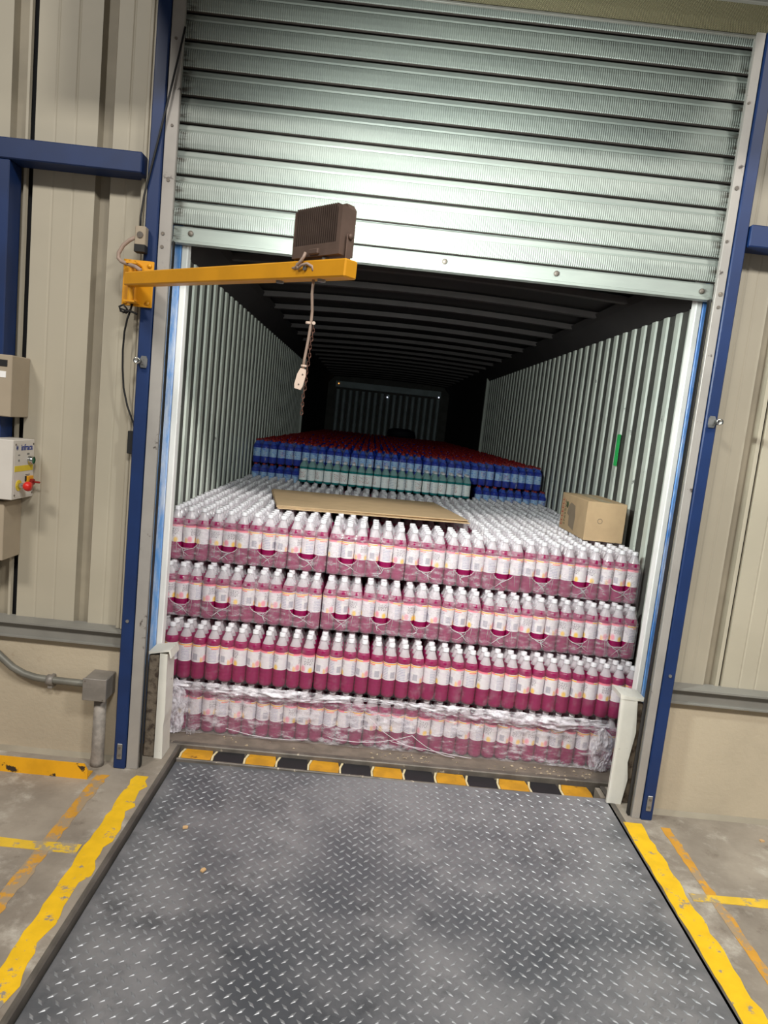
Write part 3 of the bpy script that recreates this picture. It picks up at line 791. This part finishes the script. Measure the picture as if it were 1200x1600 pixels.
def far_pack(seed):
    b = MB(); r, h = BR, BH; rr = random.Random(seed)
    for j in range(4):
        for i in range(3):
            c = ((i-1)*.0645+rr.uniform(-.006, .006), (j-1.5)*.0645+rr.uniform(-.005, .005), rr.uniform(-.004, .004))
            b.lathe([(r*.9, .0), (r, .14), (r*.8, .155), (r*.42, .172)], 8, 0, c); b.lathe([(r*.48, .172), (r*.48, .186), (0, .188)], 8, 1, c)
    return b.mesh('drink_pack', [M['blueliq'], M['capred']])
fps = [far_pack(k) for k in range(6)]; nfar = 0; extra = MB()
for row in range(1, 30):
    for k in range(12):
        loc = T(bxc(k)+.01*math.sin(row*1.9)+jit(.006), YB+.13+row*.264, BZ1); nfar += 1; fp = random.choice(fps)
        if nfar <= 144:
            o = put('drink_pack', fp, None, loc, (0, 0, TY+jit(.02)))
            if row <= 3: lab = f'red-capped blue drink pack behind the blue front, {ORD[row]} row, {ORD[k]} from left'
            else: lab = 'red-capped blue drink pack deep in the dark end of the trailer'
            tag(o, lab, 'bottle pack', 'blue drink packs behind the blue front row' if row <= 3 else 'blue drink packs in the dark end of the trailer')
        elif loc[1] < 10.6:
            for v in range(1):
                o2 = len(extra.v); vs = [tuple(Vector(p.co)+Vector(loc)) for p in fp.vertices]
                extra.v += vs
                for p in fp.polygons: extra.f.append(tuple(q+o2 for q in p.vertices)); extra.mi.append(p.material_index); extra.sm.append(True)
tag(extra.build('far_drink_packs', [M['blueliq'], M['capred']]), 'remaining red-capped blue packs at the very end of the trailer', 'bottle packs', None, 'stuff')
# clear water packs with white labels on the pink packs
for k in range(7):
    x = -.105+(k-3)*.1905
    pack('water_pack', f'clear water pack with white labels before the blue packs, {ORD[k]} from the left', 'bottle pack', T(x, 2.22+.094+jit(.006), 1.071), TY+jit(.015), 3, 3, .0625,
         tl_b, tl_cap, tl_lab, None, 'clear water packs in front of the blue ones', 1)

# stretch film round the bottom tier
sw = thing('stretch_wrap', 'crumpled clear stretch film wound round the bottom tier of packs', 'plastic film', T(0, .13, 0), TY)
N3 = lambda x, y, z: mnoise.noise(Vector((x, y, z)))
b = MB(); b.grid(lambda u, v: (-1.17+2.34*u, -.008-.008*N3(u*60, v*3, 1)-.006*abs(N3(u*22+v*6, v*7, 4)), .004+.225*v), 260, 18)
b.build('film_sheet', M['stretch'], sw)
def roll(u, v):
    x = -1.06+2.12*u; t = .5+.5*min(1, max(-1, N3(u*3.1, 7, 2)*2.2+.25)); n = N3(u*40, v*5, 9)
    return (x, -.010-.016*math.sin(PI*v)*t-.012*n*(.4+t)-.006*N3(u*110, v*9, 4), .262-.006*abs(N3(u*30, 1, 5))-(.02+.05*t)*(1-v)+.012*N3(u*22, v*2, 3)*(1-v))
b = MB(); b.grid(roll, 420, 12)
b.build('film_roll', M['rollfilm'], sw)
def lump(cx, w, h, seed):
    b = MB()
    def f(u, v):
        a = PI*u; e = (.72+.28*math.sin(PI*min(1, v*1.1)))*(1 if v < .8 else math.cos((v-.8)/.2*PI/2)*.8+.2)
        n = N3(u*5+seed, v*4, seed)*.5+N3(u*15, v*11+seed, 2)*.35+N3(u*34, v*26, seed)*.2
        r = w*e*(1+n*.28)
        return (cx-r*math.cos(a)+.012*N3(v*5, seed, 1), -.006-.022*math.sin(a)*(1+1.1*n), .004+h*v+.008*N3(u*9, seed, v*3))
    b.grid(f, 46, 60); return b
lump(-1.062, .06, .268, 3).build('film_bundle', M['bundle'], sw)
lump(1.03, .055, .22, 8).build('film_bundle', M['bundle'], sw)
lump(-.97, .03, .22, 5).build('film_bundle', M['stretch'], sw)
for x0, z0, x1, z1, sag in ((-.12, .17, .16, .03, .03), (.0, .06, .4, .012, .004), (.1, .10, .32, .006, .02), (-.8, .05, -.4, .03, .02), (-.3, .05, .1, .10, .03)):
    pts = [(x0+(x1-x0)*t, -.027-.002*math.sin(9*t), z0+(z1-z0)*t-sag*math.sin(PI*t)+.004*N3(x0*9+t*5, 0, 1)) for t in [i/14 for i in range(15)]]
    b = MB(); b.tube(pts, .0016, 5); b.build('film_strand', M['filmrim'], sw)

# cardboard sheets and carton on the packs
sh_c, sh_a = (-.262, 1.06), math.radians(10.5)
for k, nm in enumerate(('lowest', 'middle', 'topmost')):
    b = MB(); z = 1.0735+.0062*k
    b.box(-.535, .535, -.395, .385, 0, .0052, 0)
    o = b.build('cardboard_sheet', [M['cardboard'], M['cardedge']]); o.location = (sh_c[0]+(.012, -.006, 0)[k], sh_c[1]+(-.012, .006, 0)[k], z); o.rotation_euler = (0, 0, sh_a+(-.012, .01, 0)[k])
    tag(o, f'flat brown cardboard sheet on the pink bottles, {nm} of the three', 'cardboard', 'cardboard sheets on the bottles')
cb = thing('carton', 'closed brown carton with red print by the right trailer wall', 'box', (1.035, .82, 1.0735), TY)
CW, CD, CH = .106, .245, .212
MB().box(-CW, CW, -CD, CD, 0, CH, b=.002).build('box_body', M['cardboard'], cb)
MB().box(-.03, .03, -CD-.0006, CD, CH, CH+.0008).build('packing_tape', M['tape'], cb)
def text(name, s, size, mat, parent, loc, rot, sx=1, bold=0):
    cu = bpy.data.curves.new(name, 'FONT'); cu.body = s; cu.size = size; cu.extrude = .0003; cu.align_x = 'CENTER'; cu.align_y = 'CENTER'; cu.offset = bold
    tmp = bpy.data.objects.new('t', cu); COL.objects.link(tmp)
    dg = bpy.context.evaluated_depsgraph_get(); dg.update()
    me = bpy.data.meshes.new_from_object(tmp.evaluated_get(dg)); bpy.data.objects.remove(tmp)
    me.materials.clear(); me.materials.append(mat)
    o = put(name, me, parent, loc, rot); o.scale = (sx, 1, 1); return o
# left face of the carton: a red heading running up the far edge, smaller lines, a grey picture
b = MB(); rr = random.Random(5); z = .022                  # too blurred in the photograph to be read
while z < .185:
    l = rr.uniform(.014, .019)
    b.box(-CW-.0008, -CW-.0002, CD-.052, CD-.047, z, z+l); b.box(-CW-.0008, -CW-.0002, CD-.026, CD-.021, z, z+l*rr.choice((.4, 1)))
    b.box(-CW-.0008, -CW-.0002, CD-.050, CD-.022, z, z+.005)
    if rr.random() < .5: b.box(-CW-.0008, -CW-.0002, CD-.039, CD-.034, z, z+l*.8)
    z += l+.006
b.build('red_heading', M['redink'], cb)
b = MB(); rr = random.Random(3)
for col, y in enumerate((.165, .145)):
    z = .03
    while z < .17:
        l = rr.uniform(.008, .02); b.box(-CW-.0007, -CW-.0002, y-.004, y+.004, z, z+l); z += l+.006
b.build('small_print', M['greenink'], cb)
b = MB(); b.lathe([(0, 0), (.02, 0), (.02, .0006), (.013, .0006), (.013, 0)], 14, 0, (-CW-.0008, .12, .15), 'x'); b.build('round_mark', M['greenink'], cb)
b = MB(); b.prism([(-.04, .02), (.06, .035), (.07, .09), (.11, .1), (.09, .15), (.05, .17), (-.03, .16), (-.05, .1)], -CW-.0008, -CW-.0002, 'x'); b.build('grey_picture', M['brownink'], cb)
b = MB(); b.lathe([(.014, 0), (.014, .0006), (.011, .0006), (.011, 0)], 18, 0, (-.03, -CD-.0001, .11), 'y'); b.build('round_stamp', M['brownink'], cb)

# ------------------------------------------------------------------ swing arm with floodlight
AX, AY, AZ = -1.214, -.345, 2.022
ex, ey = -.326, -1.15
arm_a = math.atan2(ey-AY, ex-AX); arm_l = math.hypot(ex-AX, ey-AY)
sa = thing('swing_arm', 'yellow steel swing arm reaching out from the left door post', 'bracket', (AX, AY, AZ))
b = MB(); b.box(-.052, .066, .048, .056, -.092, .084, b=.002); wp = b.build('wall_plate', M['yellow'], sa)
b = MB()
for x, z in ((-.038, .068), (.05, .066), (-.038, -.078), (.05, -.076)): b.lathe([(0, 0), (.009, 0), (.008, .006), (0, .007)], 10, 0, (x, .048, z), 'y')
b.build('bolt', M['yellow'], wp)
b = MB(); b.cyl((0, 0, -.078), .013, .15, 14); b.build('hinge_pin', M['yellow'], sa)
b = MB(); b.box(-.02, .02, -.015, .05, .058, .064); b.box(-.02, .02, -.015, .05, -.084, -.078); b.build('hinge_lug', M['yellow'], sa)
arm = MB().box(-.015, arm_l, -.024, .024, -.0245, .0245, b=.004).build('arm_tube', M['yellow'], sa, (0, 0, 0), (0, math.radians(1.9), arm_a))
b = MB(); b.cyl((arm_l-.16, -.024, 0.002), .007, .006, 8, axis='y'); b.cyl((arm_l-.30, 0, -.031), .012, .007, 8); b.cyl((arm_l-.115, 0, -.031), .012, .007, 8); b.cyl((arm_l-.11, 0, .0245), .01, .01, 8); b.build('bolt', M['steel'], arm)
# floodlight
FLx, FLy, FLz = -.428, -1.057, 2.085
fa = arm_a
fl_ = thing('floodlight', 'dusty brown finned floodlight standing on the end of the yellow arm', 'lamp', (FLx, FLy, FLz-.062), fa)
h = MB(); h.prism([(-.098, -.0), (.098, -.0), (.098, .125), (.086, .14), (-.086, .14), (-.098, .125)][::-1], .01, .038, 'y'); hs = h.build('housing', M['lamp'], fl_, (0, 0, .0))
h = MB(); h.prism([(-.098, 0), (.098, 0), (.098, .033), (-.098, .033)][::-1], -.016, .01, 'y'); h.box(-.02, .02, -.024, -.012, .004, .02, b=.003); h.build('driver_box', M['lamp'], hs)
h = MB(); h.box(.082, .098, -.016, .01, .033, .128); h.build('side_cheek', M['lamp'], hs)
h = MB(); h.box(-.098, -.092, -.016, .01, .033, .128); h.build('side_cheek', M['lamp'], hs)
for k in range(20):
    x = -.089+k*.0086; MB().box(x, x+.0033, -.016, .012, .033, .136).build('fin', M['fin'], hs)
lens = Mat('lit_lens'); lens.base((.9, .95, .92, 1)).set(Emission_Color=(.9, 1, .93, 1), Emission_Strength=40)
h = MB(); h.box(-.084, .084, .038, .040, .012, .125); h.build('lens', lens.m, hs)
for s in (-1, 1):
    h = MB(); x = s*.104; h.box(min(x, x+s*.004), max(x, x+s*.004), .002, .022, -.038, .056, b=.001); h.lathe([(0, 0), (.008, 0), (.008, .006), (0, .007)], 10, 0, (x+(.004 if s > 0 else -.011), .012, .05), 'x'); h.build('yoke_arm', M['lamp'], fl_)
MB().box(-.108, .108, .0, .024, -.042, -.038, b=.001).build('yoke_base', M['lamp'], fl_)
b = MB(); b.tube([(-.03, -.024, .01), (-.03, -.03, -.004), (-.045, -.03, -.018), (-.066, -.026, -.03), (-.085, -.02, -.028), (-.09, -.018, -.02), (-.08, -.016, -.014)], .0045, 8)
b.tube([(-.062, -.024, -.018), (-.05, -.03, -.034), (-.03, -.034, -.026), (-.012, -.03, -.022), (.004, -.024, -.03), (.008, -.022, -.042)], .004, 8); b.build('lead', M['cable'], fl_)
ll = bpy.data.lights.new('flood_beam', 'AREA'); ll.shape = 'RECTANGLE'; ll.size = .16; ll.size_y = .11; ll.energy = 42; ll.color = (.93, 1, .95)
lo = bpy.data.objects.new('flood_beam', ll); COL.objects.link(lo); lo.parent = fl_; lo.location = (0, .046, .07); lo.rotation_euler = (math.radians(82), 0, 0)

# hanging cord with rocker switch and chain
tpos = ((488-548), )
cz0 = 1.955
hc = thing('pull_cord', 'dusty cord hanging from the yellow arm with an ivory switch', 'cord', (-.437, -1.05, cz0))
b = MB(); b.tube([(0, 0, .02), (-.001, 0, -.03), (.004, 0, -.08), (.003, 0, -.12), (.0, 0, -.16), (-.006, 0, -.215), (-.008, 0, -.245)], .0042, 8); b.build('cord', M['cable'], hc)
b = MB(); b.cyl((-.004, 0, -.116), .008, .006, 10); b.cyl((-.006, 0, -.238), .009, .005, 10); b.cyl((.012, -.003, -.113), .005, .004, 8, axis='y'); b.build('cable_tie', M['ivory'], hc)
b = MB(); b.prism([(-.008, .03), (.008, .03), (.0125, .012), (.0125, -.018), (.009, -.03), (-.009, -.03), (-.0125, -.018), (-.0125, .012)][::-1], -.009, .009, 'y'); sw_ = b.build('switch', M['ivory'], hc, (-.012, -.002, -.274), (0, .2, 0))
b = MB(); b.cyl((.003, -.009, .014), .002, .002, 8, axis='y'); b.cyl((0, -.009, -.016), .002, .002, 8, axis='y'); b.build('screw', M['darksteel'], sw_)
b = MB()
for k in range(22):
    z = -.122-.0118*k; x = .011-.0006*k*1.0+.0012*math.sin(k); pts = []
    for i in range(9):
        a = 2*PI*i/8; u, w = .0038*math.cos(a), .0078*math.sin(a)
        pts.append((x+(u if k % 2 else 0), (0 if k % 2 else u), z+w))
    b.tube(pts, .0014, 5)
b.build('chain', M['chain'], hc)

# small gear on the left post
jb = thing('switch_box', 'small grey junction box on the left post above the yellow arm', 'box', (-1.198, -.29, 2.183))
MB().box(-.021, .02, -.035, .0, -.045, .045, b=.003).build('box_body', M['boxgrey'], jb)
MB().box(-.0215, .0205, -.036, .0, -.052, -.022, b=.002).build('lower_cover', M['black'], jb)
b = MB(); b.cyl((.0, -.035, .012), .012, .004, 12, axis='y'); b.build('knockout', M['darksteel'], jb)
cd = MB(); cd.tube([(-1.22, -.315, 2.185), (-1.24, -.318, 2.172), (-1.262, -.32, 2.15), (-1.277, -.322, 2.12), (-1.276, -.325, 2.1), (-1.262, -.33, 2.088), (-1.23, -.345, 2.078), (-1.19, -.375, 2.066), (-1.165, -.39, 2.052)], .0075, 10)
tag(cd.build('flexible_conduit', M['cable']), 'short curved grey conduit from the junction box to the yellow arm', 'conduit')
cd = MB(); cd.tube([(-1.09, -.282, 2.97), (-1.105, -.283, 2.88), (-1.135, -.291, 2.70), (-1.175, -.292, 2.49), (-1.203, -.292, 2.35), (-1.209, -.30, 2.27), (-1.205, -.31, 2.225)], .0042, 8)
tag(cd.build('cable', M['black']), 'thin black cable running down the left post to the junction box', 'cable')
kn = MB()
kn.tube([(-1.222, -.30, 1.94), (-1.226, -.305, 1.915), (-1.24, -.31, 1.90), (-1.262, -.31, 1.905), (-1.268, -.31, 1.922), (-1.252, -.312, 1.93), (-1.236, -.314, 1.914), (-1.25, -.316, 1.899), (-1.262, -.318, 1.914), (-1.24, -.318, 1.908), (-1.215, -.316, 1.906), (-1.196, -.312, 1.899)], .0042, 7)
kn.tube([(-1.225, -.308, 1.91), (-1.238, -.30, 1.88), (-1.252, -.285, 1.83), (-1.26, -.27, 1.76), (-1.26, -.262, 1.69), (-1.252, -.26, 1.61), (-1.233, -.26, 1.54), (-1.205, -.26, 1.475), (-1.199, -.258, 1.45)], .004, 8)
tag(kn.build('knotted_cord', M['black']), 'black cord knotted under the yellow bracket, hanging beside the left post', 'cord')
tag(MB().box(-1.222, -1.198, -.27, -.215, 1.35, 1.442, b=.002).build('sensor_box', M['black']), 'flat black box on the side of the left blue post', 'box')
for side, x, z in (('left', -1.168, 1.72), ('right', 1.115, 1.722)):
    s = -1 if side == 'left' else 1
    t = thing('photo_sensor', f'small round door sensor on a bracket of the {side} blue post', 'sensor', (x, -.285, z))
    b = MB(); b.prism([(-.011, -.022), (.011, -.022), (.014, -.01), (.014, .012), (.009, .024), (-.009, .024), (-.014, .012), (-.014, -.01)][::-1], -.006, 0, 'y'); b.build('bracket', M['steel'], t)
    b = MB(); b.lathe([(0, 0), (.011, 0), (.011, .028), (.013, .028), (.013, .036), (.008, .036), (.007, .032), (0, .032)], 14, 0, (s*.016, -.004, .002), 'y'); b.build('barrel', M['chrome'], t)
    b = MB(); b.box(min(0, s*.022), max(0, s*.022), -.009, -.004, -.01, .012); b.build('arm', M['steel'], t)

# control boxes at far left
ub = thing('electrical_box', 'upper warm grey electrical enclosure at the left edge of the picture', 'box', (-1.66, -.2, 1.45))
MB().box(-.25, 0, -.14, 0, 0, .24, b=.003).build('box_body', M['boxgrey'], ub)
b = MB(); b.box(-.06, -.018, -.1425, -.14, .195, .22); b.build('display', M['black'], ub)
b = MB(); b.box(-.05, -.022, -.1415, -.14, .152, .176); b.build('sticker', M['white'], ub)
lb = thing('electrical_box', 'lower warm grey electrical enclosure under the control box', 'box', (-1.672, -.2, .87))
MB().box(-.25, 0, -.14, 0, 0, .24, b=.003).build('box_body', M['boxgrey'], lb)
cbx = thing('control_box', 'light grey control box with red stop button on the left wall', 'control box', (-1.628, -.2, 1.125))
MB().box(-.2, 0, -.17, 0, 0, .238, b=.003).build('box_body', M['ctrl'], cbx)
RX = Matrix(((0, 0, 1), (1, 0, 0), (0, 1, 0))).to_euler()    # text lying on a face that looks to +x
MB().box(0, .0012, -.158, -.008, .01, .228).build('front_plate', M['ctrl'], cbx)
text('maker_name', 'infraca', .034, M['ink'], cbx, (.002, -.066, .207), RX, 1.0, .0006)
b = MB()
for k in range(4):
    a = PI*k/4; dx, dz = .010*math.cos(a), .010*math.sin(a); px, pz_ = -math.sin(a)*.0012, math.cos(a)*.0012
    b.add([(.002, -.14-dx-px, .207-dz-pz_), (.002, -.14+dx-px, .207+dz-pz_), (.002, -.14+dx+px, .207+dz+pz_), (.002, -.14-dx+px, .207-dz+pz_)], [(0, 1, 2, 3)])
b.build('star_emblem', M['ink'], cbx)
b = MB(); b.box(.0012, .002, -.132, -.118, .176, .180); b.box(.0012, .002, -.13, -.12, .152, .160); b.box(.0012, .002, -.062, -.044, .176, .184); b.box(.0012, .002, -.07, -.035, .094, .097); b.box(.0012, .002, -.062, -.043, .089, .092); b.build('small_print', M['greyink'], cbx)
b = MB(); b.box(.0012, .0022, -.156, -.012, .112, .135); b.build('warning_strip', M['yellowplastic'], cbx)
b = MB(); b.lathe([(.017, 0), (.017, .018), (.0145, .02)], 16, 0, (.001, -.045, .155), 'x'); gb = b.build('push_button_collar', M['chrome'], cbx)
b = MB(); b.cyl((.001, -.045, .155), .0145, .017, 16, axis='x'); b.build('green_button', M['greenbtn'], gb)
b = MB(); b.cyl((.001, -.122, .056), .022, .003, 18, axis='x'); ye = b.build('stop_collar', M['yellowplastic'], cbx)
b = MB(); b.cyl((.004, -.122, .056), .011, .02, 14, axis='x'); b.build('stop_stem', M['chrome'], ye)
b = MB(); b.lathe([(.010, .022), (.018, .03), (.020, .04), (.017, .05), (0, .053)], 16, 0, (.001, -.122, .056), 'x'); b.build('stop_button', M['red'], ye)
b = MB(); b.box(.001, .012, -.068, -.022, .044, .09, b=.002); ys = b.build('switch_plate', M['orangeplastic'], cbx)
b = MB(); b.box(.001, .006, -.073, -.068, .07, .09); b.build('switch_shroud', M['black'], ys)
b = MB(); b.cyl((.012, -.045, .066), .013, .012, 14, axis='x'); b.box(.024, .05, -.049, -.041, .062, .070, b=.002); b.build('switch_handle', M['darkred'], ys)
b = MB()
for y, z in ((-.152, .22), (-.014, .22), (-.152, .018), (-.014, .018)): b.cyl((.0012, y, z), .004, .002, 8, axis='x')
b.build('screw', M['darksteel'], cbx)

# conduit, junction box and floor angle under the left sill
cj = thing('junction_box', 'square galvanised junction box low on the left wall', 'box', (-1.277, -.215, .313))
MB().box(-.048, .046, -.108, 0, 0, .092, b=.003).build('box_body', M['jb'], cj)
MB().box(-.05, .048, -.114, -.106, -.002, .094, b=.002).build('lid', M['jb'], cj)
b = MB(); b.cyl((-.04, -.114, .083), .003, .002, 8, axis='y'); b.cyl((.036, -.114, .006), .003, .002, 8, axis='y'); b.build('screw', M['darksteel'], cj)
b = MB(); b.lathe([(.0, 0), (.028, 0), (.028, .02), (.026, .05), (.025, .311), (0, .311)], 16, 0, (-1.272, -.268, 0)); tag(b.build('conduit_pipe', M['pipeworn']), 'thick scuffed vertical conduit from floor to the junction box', 'pipe')
pts = [(-1.327, -.255, .352), (-1.40, -.252, .352), (-1.50, -.25, .352), (-1.56, -.25, .356), (-1.61, -.25, .368), (-1.66, -.25, .392), (-1.70, -.25, .425), (-1.74, -.25, .46), (-1.78, -.25, .48)]
cp_ = thing('conduit_pipe', 'thin grey conduit bending along the left wall to the junction box', 'pipe', (0, 0, 0))
b = MB(); b.tube(pts, .0155, 12); b.build('tube', M['pipe'], cp_)
b = MB(); b.tube([(-1.482, -.25, .352), (-1.508, -.25, .352)], .023, 12); b.box(-1.503, -1.487, -.262, -.215, .335, .369, b=.003); b.box(-1.505, -1.485, -.258, -.216, .315, .336, b=.002); b.build('clamp', M['jb'], cp_)
ya = MB(); ya.prism([(-3.2, 0), (-1.262, 0), (-1.262, .04), (-1.278, .066), (-3.2, .066)], -.392, -.386, 'y'); ya.box(-3.2, -1.264, -.386, -.33, 0.0, .006)
tag(ya.build('floor_angle', M['angle']), 'chipped yellow steel angle bolted to the floor along the left wall', 'angle bar')

# crumbs
for x, y, rz, lab in ((-.79, -.62, .4, 'pale wood chip on the left part of the tread plate'), (-.66, -.86, 1.2, 'tiny wood chip nearer the camera on the tread plate'), (1.58, -.36, .3, 'small pale scrap on the concrete near the right wall')):
    b = MB(); b.prism([(-.010, -.006), (.008, -.008), (.012, .002), (.004, .008), (-.008, .006)], 0, .005, 'z')
    z = pz(x)+.0022 if x < 1 else 0
    tag(b.build('wood_chip', M['wood'], None, (x, y, z), (0, 0, rz)), lab, 'wood chip')
b = MB(); rr = random.Random(11)
for k in range(90):
    x = rr.choice((rr.uniform(-1.0, 1.0), rr.uniform(-.1, .2), rr.uniform(.6, 1.0))); y = rr.uniform(.03, .1); s = rr.uniform(.003, .011); a = rr.uniform(0, 3)
    c, q = math.cos(a)*s, math.sin(a)*s
    b.add([(x+c, y+q*.6, .001), (x-q, y+c*.5, .001), (x-c, y-q*.6, .001), (x, y, .005+s*.3)], [(0, 1, 3), (1, 2, 3), (2, 0, 3), (0, 2, 1)])
tag(b.build('wood_crumbs', M['crumb']), 'pale wood crumbs scattered along the trailer sill', 'crumbs', None, 'stuff')
